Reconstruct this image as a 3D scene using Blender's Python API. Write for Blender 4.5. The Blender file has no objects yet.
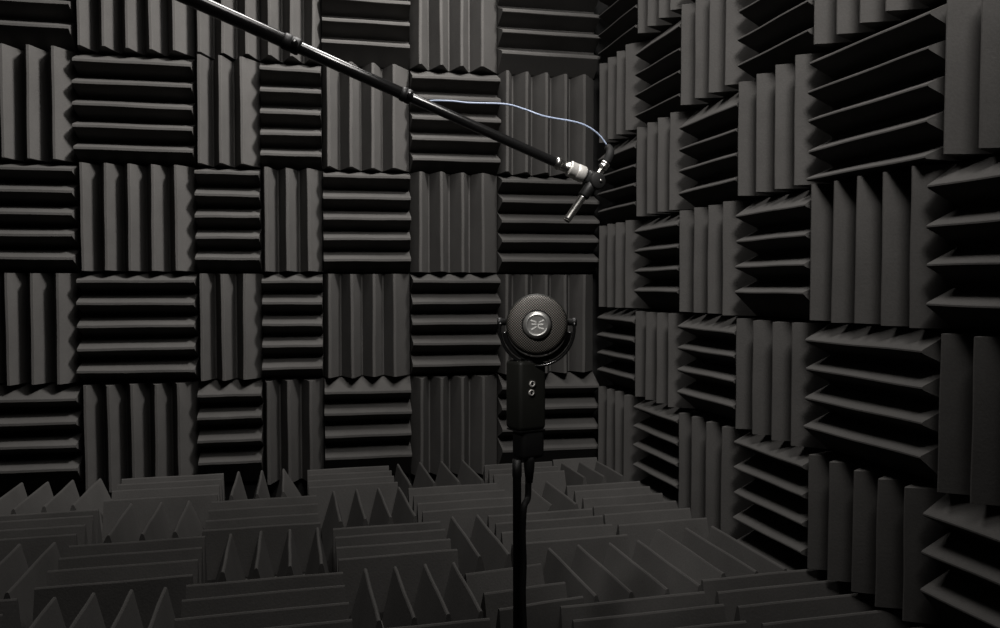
import bpy, bmesh, math, random
from mathutils import Vector, Matrix
random.seed(7)
SC = bpy.context.scene
COL = SC.collection
R = math.radians
Z0 = 0.645                      # eye height above the bare floor

# ------------------------------------------------------------------ helpers
def link(name, me, parent=None, mat=None, smooth=False):
    o = bpy.data.objects.new(name, me)
    COL.objects.link(o)
    if mat: me.materials.append(mat)
    if smooth:
        for p in me.polygons: p.use_smooth = True
    if parent: o.parent = parent
    return o

def obj(name, bm, mat, parent=None, smooth=False):
    me = bpy.data.meshes.new(name)
    bmesh.ops.recalc_face_normals(bm, faces=bm.faces)
    bm.to_mesh(me); bm.free()
    return link(name, me, parent, mat, smooth)

def empty(name, loc=(0, 0, 0), rot=(0, 0, 0)):
    o = bpy.data.objects.new(name, None)
    COL.objects.link(o); o.location = loc; o.rotation_euler = rot
    o.empty_display_size = .05
    return o

def tag(o, label=None, cat=None, group=None, kind=None):
    if label: o['label'] = label
    if cat: o['category'] = cat
    if group: o['group'] = group
    if kind: o['kind'] = kind
    return o

def box(bm, c, s, rot=None, bevel=0, seg=2):
    r = bmesh.ops.create_cube(bm, size=1)
    vs = r['verts']
    bmesh.ops.scale(bm, vec=s, verts=vs)
    if bevel:
        es = list({e for v in vs for e in v.link_edges})
        rr = bmesh.ops.bevel(bm, geom=es, offset=bevel, segments=seg, affect='EDGES', profile=.5)
        vs = list({v for f in rr['faces'] for v in f.verts} | {v for v in vs if v.is_valid})
    if rot is not None: bmesh.ops.transform(bm, matrix=rot, verts=vs)
    bmesh.ops.translate(bm, vec=c, verts=vs)
    return vs

def frame_to(d):
    d = Vector(d).normalized()
    return d.to_track_quat('Z', 'Y').to_matrix()

def lathe(bm, prof, origin, direction, n=40, cap=True):
    """surface of revolution; prof = [(radius, distance along direction)]"""
    m = frame_to(direction); o = Vector(origin)
    rings = []
    for r, h in prof:
        ring = []
        for i in range(n):
            a = 2*math.pi*i/n
            ring.append(bm.verts.new(o + m @ Vector((r*math.cos(a), r*math.sin(a), h))))
        rings.append(ring)
    for a, b in zip(rings, rings[1:]):
        for i in range(n):
            bm.faces.new((a[i], a[(i+1) % n], b[(i+1) % n], b[i]))
    if cap:
        bm.faces.new(rings[0][::-1]); bm.faces.new(rings[-1])

def catmull(pts, sub=8):
    P = [Vector(p) for p in pts]
    P = [P[0]*2-P[1]] + P + [P[-1]*2-P[-2]]
    out = []
    for i in range(1, len(P)-2):
        a, b, c, d = P[i-1:i+3]
        for k in range(sub):
            t = k/sub
            out.append(.5*((2*b)+(c-a)*t+(2*a-5*b+4*c-d)*t*t+(3*b-a-3*c+d)*t**3))
    out.append(P[-2])
    return out

def tube(bm, pts, r, n=10, cap=True):
    rings = []; up = None
    N = len(pts)
    for i, p in enumerate(pts):
        t = (pts[min(i+1, N-1)]-pts[max(i-1, 0)]).normalized()
        if up is None:
            up = t.orthogonal().normalized()
        up = (up - t*up.dot(t)).normalized()
        s = t.cross(up)
        rr = r(i/(N-1)) if callable(r) else r
        rings.append([bm.verts.new(p + rr*(math.cos(2*math.pi*k/n)*up + math.sin(2*math.pi*k/n)*s)) for k in range(n)])
    for a, b in zip(rings, rings[1:]):
        for i in range(n):
            bm.faces.new((a[i], a[(i+1) % n], b[(i+1) % n], b[i]))
    if cap:
        bm.faces.new(rings[0][::-1]); bm.faces.new(rings[-1])

# ------------------------------------------------------------------ materials
def new_mat(name):
    m = bpy.data.materials.new(name); m.use_nodes = True
    nt = m.node_tree
    return m, nt, nt.nodes['Principled BSDF']

def foam_material(name, c0, c1):
    m, nt, b = new_mat(name)
    tc = nt.nodes.new('ShaderNodeTexCoord')
    n1 = nt.nodes.new('ShaderNodeTexNoise'); n1.inputs['Scale'].default_value = 9; n1.inputs['Detail'].default_value = 4
    n2 = nt.nodes.new('ShaderNodeTexNoise'); n2.inputs['Scale'].default_value = 260; n2.inputs['Detail'].default_value = 3
    nt.links.new(tc.outputs['Object'], n1.inputs['Vector'])
    nt.links.new(tc.outputs['Object'], n2.inputs['Vector'])
    mix = nt.nodes.new('ShaderNodeMath'); mix.operation = 'MULTIPLY_ADD'
    mix.inputs[1].default_value = .6; nt.links.new(n1.outputs['Fac'], mix.inputs[0])
    m2 = nt.nodes.new('ShaderNodeMath'); m2.operation = 'MULTIPLY'; m2.inputs[1].default_value = .4
    nt.links.new(n2.outputs['Fac'], m2.inputs[0]); nt.links.new(m2.outputs[0], mix.inputs[2])
    r = nt.nodes.new('ShaderNodeValToRGB')
    r.color_ramp.elements[0].position = .3; r.color_ramp.elements[0].color = (*c0, 1)
    r.color_ramp.elements[1].position = .7; r.color_ramp.elements[1].color = (*c1, 1)
    nt.links.new(mix.outputs[0], r.inputs['Fac']); nt.links.new(r.outputs['Color'], b.inputs['Base Color'])
    bp = nt.nodes.new('ShaderNodeBump'); bp.inputs['Strength'].default_value = .25; bp.inputs['Distance'].default_value = .0015
    nt.links.new(n2.outputs['Fac'], bp.inputs['Height']); nt.links.new(bp.outputs['Normal'], b.inputs['Normal'])
    b.inputs['Roughness'].default_value = .95
    b.inputs['Specular IOR Level'].default_value = .12
    return m

FOAM = foam_material('charcoal_foam', (.040, .0388, .0372), (.057, .0552, .0530))

def plain(name, col, rough=.5, metal=0, spec=.5, noise=0, scale=200):
    m, nt, b = new_mat(name)
    b.inputs['Base Color'].default_value = (*col, 1)
    b.inputs['Roughness'].default_value = rough; b.inputs['Metallic'].default_value = metal
    b.inputs['Specular IOR Level'].default_value = spec
    tc = nt.nodes.new('ShaderNodeTexCoord'); n = nt.nodes.new('ShaderNodeTexNoise')
    n.inputs['Scale'].default_value = scale; nt.links.new(tc.outputs['Object'], n.inputs['Vector'])
    if noise:
        bp = nt.nodes.new('ShaderNodeBump'); bp.inputs['Strength'].default_value = noise; bp.inputs['Distance'].default_value = .0005
        nt.links.new(n.outputs['Fac'], bp.inputs['Height']); nt.links.new(bp.outputs['Normal'], b.inputs['Normal'])
    mr = nt.nodes.new('ShaderNodeMapRange'); mr.inputs['To Min'].default_value = max(0, rough-.05); mr.inputs['To Max'].default_value = min(1, rough+.05)
    nt.links.new(n.outputs['Fac'], mr.inputs['Value']); nt.links.new(mr.outputs['Result'], b.inputs['Roughness'])
    return m

M_WALL = plain('matte_black_wall', (.012, .012, .012), .95, spec=.1, noise=.2, scale=60)
M_TUBE = plain('black_lacquered_tube', (.008, .008, .008), .20, spec=.9)
M_BLACK = plain('black_plastic', (.006, .006, .006), .5, spec=.45, noise=.1, scale=500)
M_BODY = plain('black_coated_metal', (.014, .0145, .012), .55, spec=.35, noise=.15, scale=400)
M_RUB = plain('black_rubber', (.008, .008, .008), .7, spec=.25)
M_STEEL = plain('brushed_steel', (.62, .61, .58), .28, 1.0)
M_NICKEL = plain('satin_nickel', (.70, .685, .65), .42, .45, noise=.2, scale=300)
M_BADGE = plain('badge_metal', (.55, .55, .53), .38, .8)
M_WHITE = plain('white_print_and_glint', (.75, .75, .72), .6)  # emblem print, also the modelled glint on the badge rim
M_BLUE = plain('blue_cable_jacket', (.36, .43, .58), .35, spec=.6)

def grille_material():
    m, nt, b = new_mat('perforated_grille')
    tc = nt.nodes.new('ShaderNodeTexCoord')
    mp = nt.nodes.new('ShaderNodeMapping'); mp.inputs['Scale'].default_value = (1, 1, 1)
    mp.inputs['Rotation'].default_value = (0, 0, 0)
    nt.links.new(tc.outputs['Object'], mp.inputs['Vector'])
    sx = nt.nodes.new('ShaderNodeSeparateXYZ'); nt.links.new(mp.outputs['Vector'], sx.inputs[0])
    outs = []
    for ax in ('X', 'Z'):
        k = nt.nodes.new('ShaderNodeMath'); k.operation = 'MULTIPLY'; k.inputs[1].default_value = 2*math.pi/.0030
        s = nt.nodes.new('ShaderNodeMath'); s.operation = 'SINE'
        nt.links.new(sx.outputs[ax], k.inputs[0]); nt.links.new(k.outputs[0], s.inputs[0]); outs.append(s)
    mu = nt.nodes.new('ShaderNodeMath'); mu.operation = 'MULTIPLY'
    nt.links.new(outs[0].outputs[0], mu.inputs[0]); nt.links.new(outs[1].outputs[0], mu.inputs[1])
    r = nt.nodes.new('ShaderNodeValToRGB')
    r.color_ramp.elements[0].position = .40; r.color_ramp.elements[0].color = (.008, .008, .007, 1)
    r.color_ramp.elements[1].position = .75; r.color_ramp.elements[1].color = (.20, .185, .165, 1)
    ad = nt.nodes.new('ShaderNodeMath'); ad.operation = 'MULTIPLY_ADD'; ad.inputs[1].default_value = .5; ad.inputs[2].default_value = .5
    nt.links.new(mu.outputs[0], ad.inputs[0]); nt.links.new(ad.outputs[0], r.inputs['Fac'])
    nt.links.new(r.outputs['Color'], b.inputs['Base Color'])
    bp = nt.nodes.new('ShaderNodeBump'); bp.inputs['Strength'].default_value = .5; bp.inputs['Distance'].default_value = .0006
    nt.links.new(ad.outputs[0], bp.inputs['Height']); nt.links.new(bp.outputs['Normal'], b.inputs['Normal'])
    b.inputs['Metallic'].default_value = .3; b.inputs['Roughness'].default_value = .5
    return m
M_GRILLE = grille_material()

# ------------------------------------------------------------------ wedge foam panels
SLAB = .020
def wedge_panel_mesh(width, length, tips, depth, tipw, segs=12, jitter=.0004):
    """ridges run along local Y; width across local X; z = 0 is the glued back. tips = x of every ridge."""
    bm = bmesh.new()
    hw = width/2
    prof = [(-hw, 0, 0), (-hw, SLAB, 0)]
    tips = sorted(tips)
    for i, t in enumerate(tips):
        left = -hw if i == 0 else (tips[i-1]+t)/2
        v = .0022
        if i > 0: prof += [(left-v, SLAB, 0), (left+v, SLAB, 0)]
        a = tipw/2
        prof += [(t-a, SLAB+depth-.0022, i+1), (t-a+.0018, SLAB+depth, i+1), (t+a-.0018, SLAB+depth, i+1), (t+a, SLAB+depth-.0022, i+1)]
    prof += [(hw, SLAB, 0), (hw, 0, 0)]
    ph = [[random.uniform(0, 6.28) for _ in range(4)] for _ in range(len(tips)+1)]
    dz = [random.uniform(-.0015, .001) for _ in range(len(tips)+1)]
    dx = [random.uniform(-.0012, .0012) for _ in range(len(tips)+1)]
    sk = [random.uniform(-.0022, .0022) for _ in range(len(tips)+1)]
    rows = []
    for k in range(segs+1):
        y = -length/2 + length*k/segs
        row = []
        for x, z, i in prof:
            if i:
                s = k/segs-.5
                x2 = x + dx[i] + sk[i]*s + jitter*math.sin(ph[i][0]+s*9)
                z2 = z + dz[i] + jitter*.8*math.sin(ph[i][1]+s*7)
                x2 = max(-hw+.0004, min(hw-.0004, x2))
                yy = y
                if k == 0: yy = y + .0012 + .0012*math.sin(ph[i][2])
                if k == segs: yy = y - .0012 - .0012*math.sin(ph[i][3])
                row.append(bm.verts.new((x2, yy, z2)))
            else:
                row.append(bm.verts.new((x, y, z)))
        rows.append(row)
    n = len(prof)
    for a, b in zip(rows, rows[1:]):
        for j in range(n-1):
            bm.faces.new((a[j], a[j+1], b[j+1], b[j]))
        bm.faces.new((a[n-1], a[0], b[0], b[n-1]))
    # end caps: the slab strip plus one trapezoid per wedge
    for row in (rows[0], rows[-1]):
        y = row[0].co.y
        base = [row[0]] + [bm.verts.new((v.co.x, y, 0)) for v in row[1:-1]] + [row[-1]]
        for j in range(1, n-2):
            bm.faces.new((row[j], row[j+1], base[j+1], base[j]))
    return bm

def place_panel(origin, U, V, N, u0, u1, v0, v1, ori, tips, depth, tipw, label, group, cat='foam panel', tilt=0, jitter=.0004):
    """origin = a point of the wall's bare surface where u = v = 0; U, V span it and N points into the room"""
    g = .0012
    u0 += g; u1 -= g; v0 += g; v1 -= g
    cu, cv = (u0+u1)/2, (v0+v1)/2
    if ori == 'V':
        w, l = u1-u0, v1-v0; xs = [t-cu for t in tips]; X, Y = U, V
    else:
        w, l = v1-v0, u1-u0; xs = [cv-t for t in tips]; X, Y = -V, U
    bm = wedge_panel_mesh(w, l, xs, depth, tipw, jitter=jitter)
    o = obj('acoustic_foam_panel', bm, FOAM)
    m = Matrix((X, Y, N)).transposed().to_4x4()
    m = Matrix.Translation(origin + U*cu + V*cv) @ m @ Matrix.Rotation(tilt, 4, 'Z')
    o.matrix_world = m
    tag(o, label, cat, group)
    return o

def seq(a, step, n): return [a+step*i for i in range(n)]

# ---- back wall
TIP_B, TIP_R, TIP_F = .0100, .0060, .0065
D = .100
DW = .067
DB = DW + SLAB
DR = .053 + SLAB
ab = R(-2.79)
Ub = Vector((math.cos(ab), math.sin(ab), 0)); Nb = Vector((math.sin(ab), -math.cos(ab), 0)); Zv = Vector((0, 0, 1))
Ob = Vector((.926, 2.375, Z0)) - Nb*DB
BC = [-1.845, -1.495, -1.185, -1.008, -.835, -.579, -.310, 0.0]
BR = [(.645, .955), (.338, .643), (.037, .336), (-.272, .034), (-.575, -.274)]
BH = [(.693, .0625, 5), (.370, .0597, 5), (.073, .0600, 5), (-.238, .0620, 5), (-.505, .0640, 4)]
VT = {0: seq(-1.790, .0625, 5), 1: seq(-1.474, .0607, 5), 2: seq(-1.168, .0570, 3), 3: seq(-.992, .0600, 3), 4: seq(-.816, .0625, 4), 5: seq(-.552, .0620, 4), 6: seq(-.292, .0605, 5)}
VEXT = {(0, 2): seq(-1.166, .063, 3), (0, 3): seq(-.977, .061, 3)}
rown = ['top row', 'second row from top', 'third row from top', 'fourth row from top', 'bottom row']
coln = ['leftmost column', 'second column from left', 'third column from left', 'fourth column from left', 'fifth column from left', 'sixth column from left', 'column beside the corner']
for r in range(5):
    for c in range(7):
        ori = 'H' if (r+c) % 2 == 0 else 'V'
        if (r, c) == (0, 2): ori = 'V'
        z0, z1 = BR[r]
        if ori == 'H':
            b0, st, n = BH[r]; tips = seq(b0, st, n)
            if r == 0: tips = [t for t in tips if t < z1-.01]
        else:
            tips = VEXT.get((r, c), VT[c])
        lab = 'Foam panel with %s wedges, back wall, %s, %s' % ('horizontal' if ori == 'H' else 'vertical', rown[r], coln[c])
        place_panel(Ob, Ub, Zv, Nb, BC[c], BC[c+1], z0, z1, ori, tips, DW, TIP_B, lab, 'wedge foam panels on the back wall', tilt=R(random.uniform(-.15, .15)), jitter=.0004)

# ---- right wall   (u = -Y so that U x V points into the room)
Ur = Vector((0, -1, 0)); Nr = Vector((-1, 0, 0))
Or = Vector((.910+DR, 0, Z0))
RC = [2.358, 2.083, 1.822, 1.557, 1.312, 1.020, .727]
RR = [(.672, .915), (.428, .670), (.184, .426), (-.067, .182), (-.305, -.069), (-.519, -.307)]
RH = [(.700, .054, 4), (.458, .0547, 4), (.222, .0520, 4), (-.016, .0535, 4), (-.259, .0527, 4), (-.494, .0530, 4)]
RH5 = {2: (.190, .0522, 5)}
RH6 = {3: (-.030, .0582, 4), 5: (-.457, .0585, 3)}
RVT = [seq(2.345, -.0670, 4), seq(2.066, -.0655, 4), seq(1.808, -.0680, 4), seq(1.546, -.0655, 4), seq(1.294, -.0605, 5), seq(.988, -.0610, 5)]
rr = ['top row', 'second row from top', 'third row from top', 'fourth row from top', 'fifth row from top', 'bottom row']
rc = ['column beside the corner', 'second column from corner', 'third column from corner', 'fourth column from corner', 'fifth column from corner', 'column nearest the viewer']
for r in range(6):
    for c in range(6):
        if r == 0 and c > 2: continue
        if r == 1 and c == 5: continue
        ori = 'H' if (r+c) % 2 == 0 else 'V'
        z0, z1 = RR[r]
        if ori == 'H':
            b0, st, n = RH[r]
            if c == 4 and r in RH5: b0, st, n = RH5[r]
            if c == 5 and r in RH6: b0, st, n = RH6[r]
            tips = seq(b0, st, n)
        else:
            tips = [-t for t in RVT[c]]
        if r == 5 and c < 4:              # beside the open strip between floor and wall these run lower
            z0 = -.612
            if ori == 'H': tips = [z0+.062-.003] + tips
        lab = 'Foam panel with %s wedges, right wall, %s, %s' % ('horizontal' if ori == 'H' else 'vertical', rr[r], rc[c])
        place_panel(Or, Ur, Zv, Nr, -RC[c], -RC[c+1], z0, z1, ori, tips, DR-SLAB, TIP_R, lab, 'wedge foam panels on the right wall', tilt=R(random.uniform(-.15, .15)))

# ---- floor   (ori 'V' : ridges run away from the camera, 'H' : ridges run from side to side)
Xv, Yv = Vector((1, 0, 0)), Vector((0, 1, 0))
DF = Z0-.524-SLAB
FL = [
 # row by the back wall
 (-.750, -.458, 2.128, 2.410, 'V', [-.695, -.632, -.570, -.506], 'row along the back wall, far left'),
 (-.446, -.180, 2.125, 2.412, 'H', [2.385, 2.318, 2.248, 2.160], 'row along the back wall, second from left'),
 (-.172, .040, 2.128, 2.405, 'V', [-.145, -.084, -.022], 'row along the back wall, third from left'),
 (.042, .275, 2.135, 2.400, 'H', [2.375, 2.308, 2.240, 2.168], 'row along the back wall, fourth from left'),
 (.280, .535, 2.128, 2.392, 'V', [.303, .367, .432, .498], 'row along the back wall, left of the stand'),
 (.540, .750, 2.150, 2.350, 'H', [2.305, 2.248, 2.188], 'row along the back wall, behind the stand'),
 (.760, .905, 2.290, 2.372, 'H', [2.335], 'short strip with one wedge in the far right corner'),
 (.755, .908, 2.090, 2.285, 'V', [.775, .830, .885], 'three short wedges near the far right corner'),
 # second row
 (-.720, -.436, 1.845, 2.110, 'H', [2.078, 2.020, 1.945, 1.876], 'second row from back wall, far left'),
 (-.430, -.196, 1.845, 2.112, 'V', [-.373, -.308, -.243], 'second row from back wall, second from left'),
 (-.190, .062, 1.815, 2.112, 'H', [2.082, 1.997, 1.917, 1.840], 'second row from back wall, third from left'),
 (.070, .286, 1.838, 2.122, 'V', [.103, .160, .216, .270], 'second row from back wall, fourth from left'),
 (.290, .530, 1.838, 2.118, 'H', [2.094, 2.012, 1.938, 1.866], 'second row from back wall, left of the stand'),
 (.540, .690, 1.845, 2.085, 'V', [.600, .662], 'second row from back wall, two wedges right of the stand'),
 (.694, .905, 1.915, 2.080, 'H', [2.020, 1.955], 'second row from back wall, against the right wall'),
 # third row
 (-.720, -.442, 1.545, 1.835, 'V', [-.660, -.600, -.535, -.473], 'middle row, at the left photo edge'),
 (-.437, -.174, 1.540, 1.822, 'H', [1.796, 1.720, 1.646, 1.563], 'middle row, second from left'),
 (-.160, .078, 1.560, 1.806, 'V', [-.125, -.065, -.005, .052], 'middle row, third from left'),
 (.084, .320, 1.552, 1.810, 'H', [1.780, 1.720, 1.655, 1.580], 'middle row, fourth from left'),
 (.325, .425, 1.524, 1.812, 'V', [.352, .410], 'narrow piece of two wedges, middle row, left of the stand'),
 (.430, .685, 1.560, 1.828, 'H', [1.795, 1.732, 1.670, 1.588], 'middle row, right of the stand'),
 (.690, .908, 1.625, 1.912, 'H', [1.886, 1.812, 1.742, 1.660], 'middle row, against the right wall'),
 # fourth row
 (-.720, -.445, 1.250, 1.540, 'H', [1.512, 1.440, 1.362, 1.290], 'front row, at the left photo edge'),
 (-.440, -.188, 1.262, 1.512, 'V', [-.390, -.329, -.270, -.214], 'front row, second from left'),
 (-.182, .092, 1.250, 1.535, 'H', [1.506, 1.436, 1.360, 1.285], 'front row, third from left'),
 (.098, .300, 1.268, 1.516, 'V', [.131, .186, .240, .294], 'front row, left of the stand'),
 (.309, .464, 1.255, 1.492, 'H', [1.449, 1.349, 1.278], 'front row, crossing behind the stand'),
 (.476, .698, 1.282, 1.548, 'V', [.496, .561, .627, .690], 'front row, right of the stand'),
 (.702, .908, 1.322, 1.605, 'V', [.760, .824, .886], 'front row, against the right wall'),
 # nearest pieces
 (.100, .300, .985, 1.262, 'H', [1.236, 1.170, 1.100, 1.030], 'at the bottom photo edge, left of the stand'),
 (.420, .686, .985, 1.268, 'H', [1.256, 1.196, 1.130, 1.060], 'at the bottom photo edge, right of the stand'),
 (.701, .966, .985, 1.318, 'H', [1.305, 1.250, 1.182, 1.112, 1.040], 'bottom right, tucked under the right wall panels'),
]
for x0, x1, y0, y1, ori, tips, where in FL:
    lab = 'Floor foam, %s wedges, %s' % ('crosswise' if ori == 'H' else 'lengthwise', where)
    place_panel(Vector((0, 0, 0)), Xv, Yv, Zv, x0, x1, y0, y1, ori, tips, DF, TIP_F, lab, 'wedge foam panels on the floor', tilt=R(7 if x0 == .309 else random.uniform(-.25, .25)), jitter=.0004)

# ------------------------------------------------------------------ the room
HR = 2.55
def slab(name, c, s, rot=None):
    bm = bmesh.new(); box(bm, (0, 0, 0), s)
    o = obj(name, bm, M_WALL); o.location = c
    if rot: o.rotation_euler = rot
    tag(o, kind='structure'); return o
X1 = .910+DR
XL, YF = -2.05, -.60
slab('floor', ((XL+X1)/2, (YF+2.75)/2, -.03), (X1-XL+.2, 2.75-YF+.1, .06))
slab('ceiling', ((XL+X1)/2, (YF+2.75)/2, HR+.03), (X1-XL+.2, 2.75-YF+.1, .06))
slab('wall_right', (X1+.030, (YF+2.75)/2, HR/2), (.06, 2.75-YF, HR))
slab('wall_left', (XL-.03, (YF+2.75)/2, HR/2), (.06, 2.75-YF, HR))
slab('wall_front', ((XL+X1)/2, YF-.03, HR/2), (X1-XL, .06, HR))
cb = Ob - Nb*.030 + Ub*(-1.45); cb.z = HR/2
slab('wall_back', cb, (3.05, .06, HR), (0, 0, ab))

# ------------------------------------------------------------------ boom arm
A = Vector((.4751, 1.4359, .868)); B2 = Vector((.1986, 1.4486, .9767)); B1 = Vector((.0068, 1.4384, 1.0503))
dirb = (Vector((-.1674, 1.4233, 1.1131))-A).normalized()
A2 = A
def on(p): return A + dirb*((p-A).dot(dirb))
P2, P1 = on(B2), on(B1)
t_end = (XL - A.x)/dirb.x
PE = A + dirb*t_end
boom = empty('microphone_boom', PE)
tag(boom, 'black telescopic boom pole slanting down from upper left with silver threaded end', 'microphone boom')
def at_boom(o):
    o.parent = boom; o.matrix_parent_inverse = Matrix.Translation(-PE); return o
def boom_part(name, bm, mat, smooth=True): return at_boom(obj(name, bm, mat, smooth=smooth))
def seg(name, p, q, r, mat=M_TUBE):
    bm = bmesh.new(); L = (q-p).length
    lathe(bm, [(r*.93, 0), (r, .002), (r, L-.002), (r*.93, L)], p, q-p, 32)
    o = boom_part(name, bm, mat)
    return o
seg('thin_tube', A-dirb*.002, P2, .0088)
seg('middle_tube', P2, P1, .0105)
seg('thick_tube', P1, PE-dirb*.012, .0122)
for p, r, w in ((P2, .0128, .020), (P1, .0142, .030)):
    bm = bmesh.new()
    lathe(bm, [(r*.9, -w/2), (r, -w/2+.003), (r, -.002), (r*.95, -.001), (r*.95, .001), (r, .002), (r, w/2-.003), (r*.9, w/2)], p, dirb, 32)
    c = boom_part('collar', bm, M_BLACK)
    bm = bmesh.new()
    k = p + Vector((.25, -1, -.2)).normalized()*r*.8
    lathe(bm, [(.0035, 0), (.0035, .006), (.0055, .007), (.0055, .011), (.004, .0125)], k, Vector((.25, -1, -.2)), 16)
    s = boom_part('locking_screw', bm, M_TUBE)
bm = bmesh.new()
lathe(bm, [(.05, 0), (.05, .008), (.02, .012), (.016, .03)], Vector((XL, PE.y, PE.z)), (1, 0, 0), 32)
boom_part('wall_flange', bm, M_BLACK)
# silver threaded connector at the lower end
bm = bmesh.new()
lathe(bm, [(.0105, -.004), (.0115, 0), (.0115, .006), (.0100, .007), (.0100, .020), (.0118, .021), (.0118, .024)], A, -dirb, 32)
boom_part('locking_ring', bm, M_STEEL)
bm = bmesh.new()
pr = [(.0118, .024), (.0150, .026)]
h = .026
while h < .040:
    pr += [(.0150, h+.0008), (.0143, h+.0014)]; h += .0020
pr += [(.0150, h), (.0156, h+.002), (.0156, .0545), (.0135, .0575), (.0100, .058)]
lathe(bm, pr, A, -dirb, 40)
boom_part('threaded_adapter', bm, M_NICKEL)
J = A - dirb*.072
# swivel joint and clip
bm = bmesh.new()
box(bm, (0, 0, 0), (.030, .026, .026), frame_to(-dirb).to_4x4() @ Matrix.Rotation(R(10), 4, 'Z'), .006, 3)
bmesh.ops.translate(bm, vec=J, verts=bm.verts)
boom_part('swivel_joint', bm, M_BLACK)
bm = bmesh.new()
lathe(bm, [(.013, -.018), (.0160, -.015), (.0160, .015), (.013, .018)], J+Vector((.005, 0, -.006)), (.2, -1, 0), 28)
boom_part('pivot_drum', bm, M_RUB)
bm = bmesh.new()
lathe(bm, [(.0022, 0), (.0028, .001), (.0028, .002), (.001, .003)], J+Vector((.012, -.017, -.006)), (.2, -1, 0), 16)
boom_part('pivot_screw', bm, M_STEEL)

# ------------------------------------------------------------------ small pencil microphone held by the joint
T0 = Vector((.4915, 1.4278, .7630)); T1 = Vector((.5694, 1.4325, .8710))
dm = (T1-T0).normalized()
pm = empty('pencil_microphone', T0)
tag(pm, 'small silver pencil microphone clipped to the end of the boom, pointing down left', 'microphone')
def pm_part(name, bm, mat):
    o = obj(name, bm, mat, smooth=True); o.parent = pm; o.matrix_parent_inverse = Matrix.Translation(-T0); return o
bm = bmesh.new()
lathe(bm, [(.0050, 0), (.0068, .0015), (.0070, .004), (.0070, .052), (.0076, .054)], T0, dm, 32)
pm_part('barrel', bm, M_STEEL)
bm = bmesh.new()
lathe(bm, [(.0060, -.0010), (.0060, .0002), (.0040, .0006)], T0, dm, 32)
pm_part('capsule_grille', bm, M_GRILLE)
bm = bmesh.new()
lathe(bm, [(.0090, .054), (.0104, .056), (.0104, .092), (.0090, .096)], T0, dm, 32)
pm_part('preamp_body', bm, M_BLACK)
bm = bmesh.new()
off = dm.cross(Vector((0, 1, 0))).normalized()*-.0055
tube(bm, [T0+dm*.090+off, T0+dm*.122+off], .0016, 10)
tube(bm, [T0+dm*.090-off*.3+Vector((0, -.006, 0)), T0+dm*.120-off*.3+Vector((0, -.006, 0))], .0014, 10)
tube(bm, [T0+dm*.088, T0+dm*.124], .0050, 16)
pm_part('clip_rods', bm, M_STEEL)
bm = bmesh.new()
lathe(bm, [(.0070, .121), (.0086, .122), (.0086, .126), (.0074, .1275), (.0088, .129), (.0088, .133), (.0070, .134)], T0, dm, 24)
pm_part('coupling_ring', bm, M_STEEL)
# blue cable with its plug
plug0 = T0+dm*.134; plug1 = Vector((.5771, 1.4421, .9075))
cab = empty('microphone_cable', plug0)
tag(cab, 'thin pale blue cable arching from the boom to the pencil microphone', 'cable')
bm = bmesh.new()
pts = catmull([plug0, plug0+dm*.010+Vector((0, 0, .004)), (plug0+plug1)/2+Vector((.006, 0, .004)), plug1+Vector((.001, 0, -.006)), plug1], 6)
tube(bm, pts, lambda t: .0078 if t < .75 else .0078-(t-.75)*.016, 18)
o = obj('plug', bm, M_RUB, cab, True); o.matrix_parent_inverse = Matrix.Translation(-plug0)
bm = bmesh.new()
cp = [(.2390, 1.4570, .9650), (.2444, 1.4574, .9724), (.2800, 1.4450, .9715), (.3133, 1.4396, .9690), (.3762, 1.4339, .9690), (.4120, 1.4310, .9610), (.4485, 1.4249, .9490), (.5077, 1.4302, .9430), (.5380, 1.4345, .9345), (.5600, 1.4395, .9215), (.5745, 1.4420, .9060)]
tube(bm, catmull(cp, 8), .0017, 10)
o = obj('cord', bm, M_BLUE, cab, True); o.matrix_parent_inverse = Matrix.Translation(-plug0)

# ------------------------------------------------------------------ round microphone on the stand
# local frame: x to the right, y away from the viewer, z up; origin in the middle of the round head
HP = Vector((.2768, .9087, .5998))
mic = empty('studio_microphone', HP, (0, 0, -math.atan2(.2768, .9087)))
tag(mic, 'round faced black studio microphone in a U shaped yoke, silver badge at its centre', 'microphone')
k = .001158                                    # metres
def mp(name, bm, mat, parent=None, smooth=True): return obj(name, bm, mat, parent or mic, smooth)
bm = bmesh.new()
rh = .0345
lathe(bm, [(rh*.80, .030), (rh*.97, .026), (rh, .018), (rh, -.012), (rh*.985, -.016), (rh*.94, -.0195), (rh*.86, -.0210), (rh*.50, -.0225), (rh*.42, -.0226)], (0, 0, 0), (0, 1, 0), 72)
head = mp('round_head', bm, M_GRILLE)
bm = bmesh.new()
lathe(bm, [(rh*1.0, -.011), (rh*1.022, -.0125), (rh*1.022, -.0150), (rh*.985, -.0165)], (0, 0, 0), (0, 1, 0), 72, cap=False)
mp('rim', bm, M_BODY)
# badge
bm = bmesh.new()
rb = .0158
lathe(bm, [(rb*1.10, -.0215), (rb*1.10, -.0228), (rb*1.03, -.0230)], (0, 0, 0), (0, 1, 0), 56)
mp('badge_seat', bm, M_RUB)
bm = bmesh.new()
lathe(bm, [(rb*.98, -.0220), (rb, -.0235), (rb*.985, -.0246), (rb*.95, -.0258), (rb*.88, -.0272), (rb*.80, -.0283), (rb*.74, -.0288), (rb*.71, -.0284), (rb*.60, -.0283), (rb*.01, -.0283)], (0, 0, 0), (0, 1, 0), 64)
badge = mp('badge', bm, M_BADGE)
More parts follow.
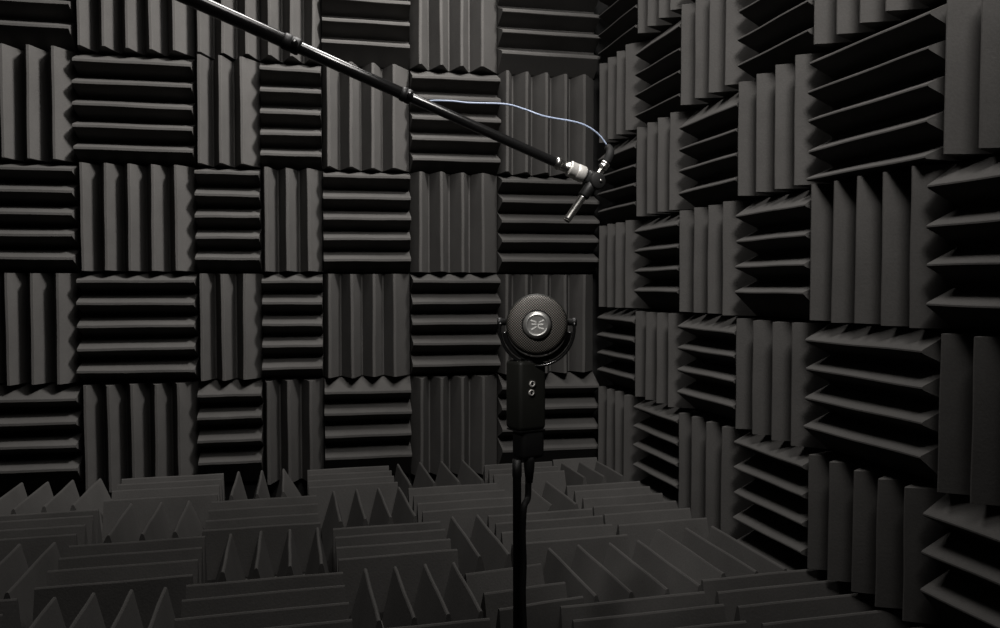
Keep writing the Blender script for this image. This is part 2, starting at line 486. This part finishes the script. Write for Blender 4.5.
# mark on the badge: two facing three-stroke figures
bm = bmesh.new()
s = k/18.47
def stroke(p, q, w0, w1):
    a = Vector(((p[0]-318)*s, 0, -(p[1]-322)*s)); b = Vector(((q[0]-318)*s, 0, -(q[1]-322)*s))
    d = (b-a).normalized(); n = Vector((-d.z, 0, d.x))
    y0, y1 = -.0280, -.0286
    f = []
    for y in (y0, y1):
        f.append([bm.verts.new((v.x, y, v.z)) for v in (a+n*w0*s/2, b+n*w1*s/2, b-n*w1*s/2, a-n*w0*s/2)])
    bm.faces.new(f[0][::-1]); bm.faces.new(f[1])
    for i in range(4): bm.faces.new((f[0][i], f[0][(i+1) % 4], f[1][(i+1) % 4], f[1][i]))
for q in (((205, 232), (265, 250), 26, 24), ((258, 246), (308, 270), 24, 16), ((222, 303), (308, 303), 22, 20), ((216, 402), (270, 370), 28, 26), ((262, 375), (312, 345), 26, 18),
          ((440, 226), (395, 250), 26, 24), ((402, 246), (350, 270), 22, 16), ((350, 306), (395, 306), 20, 30), ((380, 306), (432, 306), 34, 26),
          ((340, 296), (344, 368), 18, 18), ((340, 362), (385, 376), 18, 24), ((375, 374), (443, 386), 26, 26)):
    stroke(*q)
o = obj('emblem', bm, M_WHITE, badge)
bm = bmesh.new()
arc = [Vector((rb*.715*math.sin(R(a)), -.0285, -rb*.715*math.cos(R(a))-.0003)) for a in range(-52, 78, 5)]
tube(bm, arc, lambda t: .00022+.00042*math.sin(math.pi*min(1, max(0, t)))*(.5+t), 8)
obj('rim_glint_arc', bm, M_WHITE, badge, True)  # highlight on the recessed rim, modelled as a white arc
# yoke : a flat band bent to a U
def band(r_in, r_out, y0, y1, a0, a1, n=60, cz=0):
    bm = bmesh.new(); rings = []
    for i in range(n+1):
        a = R(a0+(a1-a0)*i/n); sx, cx = math.sin(a), -math.cos(a)
        b = .0008
        pr = [(r_in, y0+b), (r_in+b, y0), (r_out-b, y0), (r_out, y0+b), (r_out, y1-b), (r_out-b, y1), (r_in+b, y1), (r_in, y1-b)]
        rings.append([bm.verts.new((r*sx, y, r*cx+cz)) for r, y in pr])
    for p, q in zip(rings, rings[1:]):
        for i in range(8): bm.faces.new((p[i], p[(i+1) % 8], q[(i+1) % 8], q[i]))
    bm.faces.new(rings[0][::-1]); bm.faces.new(rings[-1])
    return bm
mp('yoke', band(.0415, .0446, -.007, .011, -99, 99, cz=-.0050), M_TUBE)
o = mp('gap_shade_band', band(.0352, .0408, -.006, .012, -82, 82, cz=-.0035), M_TUBE)  # black band standing in for the shadow between head and yoke
for sx in (-1, 1):
    bm = bmesh.new()
    lathe(bm, [(.0040, .0330), (.0040, .0405), (.0052, .0412), (.0052, .0445), (.0045, .0458), (.002, .0462)], (0, .001, .0022), (sx, 0, 0), 28)
    mp('side_knob', bm, M_BLACK)
# neck and body
bm = bmesh.new()
lathe(bm, [(.012, -.042), (.0125, -.044), (.0125, -.050)], (-.0110, .003, 0), (0, 0, 1), 28)
mp('neck', bm, M_BLACK)
rotb = Matrix.Rotation(R(33), 4, 'Z')
bm = bmesh.new()
box(bm, (-.0130, .006, -.0825), (.0370, .0335, .0810), rotb, .0050, 4)
body = mp('body', bm, M_BODY)
bm = bmesh.new()
box(bm, (-.0100, .006, -.1390), (.0320, .0260, .0370), rotb, .0060, 4)
mp('lower_body', bm, M_RUB)
bm = bmesh.new()
box(bm, (-.0128, .006, -.1235), (.0345, .0310, .0020), rotb, .0005, 1)
obj('seam', bm, M_TUBE, body)
for (bx, bz) in ((-.0057, -.0685), (-.0066, -.0785)):
    n = rotb @ Vector((0, -1, 0))
    c = Vector((-.0130, .006, 0)) + n*.0167
    t = rotb @ Vector((1, 0, 0))
    q = c + t*((bx-c.x)/t.x); q.z = bz
    bm = bmesh.new()
    lathe(bm, [(.0020, 0), (.0020, .0016), (.0026, .0020), (.0034, .0020), (.0037, .0014), (.0037, 0)], q, n, 24, cap=False)
    obj('button_ring', bm, M_NICKEL, body, True)
    bm = bmesh.new()
    lathe(bm, [(.0020, 0), (.0020, .0010), (.0012, .0016)], q, n, 20)
    obj('button', bm, M_BLACK, body, True)
bm = bmesh.new()
lathe(bm, [(.0058, -.004), (.0066, .002), (.0060, .012), (.0040, .028)], (-.0088, -.001, -.1570), (0, 0, -1), 20)
mp('cable_boot', bm, M_RUB)

# stand
PT = Vector((.2530, .9092, .4440)); PB = Vector((.2522, .9021, .0))
st = empty('microphone_stand', PB)
tag(st, 'slim black upright pole under the round microphone', 'stand')
bm = bmesh.new(); d = PT-PB; L = d.length
lathe(bm, [(.0050, .006), (.0050, L-.022), (.0056, L-.020), (.0056, L-.001)], PB, d, 24)
o = obj('pole', bm, M_BLACK, st, True); o.matrix_parent_inverse = Matrix.Translation(-PB)
bm = bmesh.new()
lathe(bm, [(.074, 0), (.075, .002), (.075, .008), (.070, .012), (.012, .016), (.009, .030), (.0052, .032)], PB, (0, 0, 1), 56)
o = obj('base', bm, M_BLACK, st, True); o.matrix_parent_inverse = Matrix.Translation(-PB)
# cable taped along the pole
c0 = mic.matrix_basis @ Vector((-.0098, -.001, -.1850))
bm = bmesh.new()
cp = [c0+Vector((0, 0, .004)), c0, c0+Vector((-.001, -.001, -.018)), (.2578, .8965, .3900), (.2560, .8955, .3600), (.2572, .8960, .3250), (.2560, .8950, .2900), (.2572, .8950, .2500), (.2560, .8940, .2000), (.2565, .8930, .1200), (.2560, .8920, .0460), (.2600, .8700, .0200), (.2750, .8200, .0060), (.3300, .7600, .0045), (.4300, .7000, .0045)]
tube(bm, catmull(cp, 8), .0038, 12)
o = obj('black_cable', bm, M_RUB, smooth=True)
tag(o, 'black cable dropping from the round microphone and hugging the stand pole', 'cable')

# ------------------------------------------------------------------ lights
def area(name, loc, target, size, power, col=(1, .962, .93), sy=None, spread=180):
    l = bpy.data.lights.new(name, 'AREA'); l.energy = power; l.size = size; l.color = col
    if sy: l.shape = 'RECTANGLE'; l.size_y = sy
    l.spread = R(spread)
    o = bpy.data.objects.new(name, l); COL.objects.link(o); o.location = loc
    o.rotation_euler = (Vector(target)-Vector(loc)).to_track_quat('-Z', 'Y').to_euler()
    return o
def spot(name, loc, target, power, angle, blend, radius, col=(1, .962, .93)):
    l = bpy.data.lights.new(name, 'SPOT'); l.energy = power; l.color = col
    l.spot_size = R(angle); l.spot_blend = blend; l.shadow_soft_size = radius
    o = bpy.data.objects.new(name, l); COL.objects.link(o); o.location = loc
    o.rotation_euler = (Vector(target)-Vector(loc)).to_track_quat('-Z', 'Y').to_euler()
    return o
area('ceiling_lamp', (.26, 1.72, 2.35), (.22, 1.70, 0), .65, 17, spread=140)
area('front_fill_light', (.35, .45, 2.35), (.45, 1.3, .3), .9, 11, spread=150)  # added fill for the near floor and lower right wall, no real fixture
spot('wall_fill_spot', (.78, 1.22, 2.42), (-.16, 2.45, 1.60), 560, 76, 1, .16)  # spot added to brighten the upper back wall and darken its wedge gaps
spot('side_wall_fill_spot', (.36, .12, 2.15), (.95, 1.62, 1.22), 235, 68, 1, .24)  # added spot, lifts the right wall and gives its wedges contrast
spot('microphone_fill_spot', (-.45, -.10, 1.75), (.277, .909, .60), 90, 8, 1, .07)  # narrow spot added only to brighten the round microphone's face

w = bpy.data.worlds.new('dark'); SC.world = w; w.use_nodes = True
w.node_tree.nodes['Background'].inputs[0].default_value = (0, 0, 0, 1)

# ------------------------------------------------------------------ camera
cd = bpy.data.cameras.new('camera'); cam = bpy.data.objects.new('camera', cd); COL.objects.link(cam)
cd.sensor_width = 36; cd.lens = 820*36/1000; cd.clip_start = .02
cam.location = (0, 0, Z0); cam.rotation_euler = (R(90-2.02547), 0, R(-14.35598))
SC.camera = cam
vs = SC.view_settings
SC.display_settings.display_device = 'sRGB'
vs.view_transform = 'Standard'; vs.look = 'None'; vs.exposure = -.12; vs.gamma = 1; vs.use_curve_mapping = False
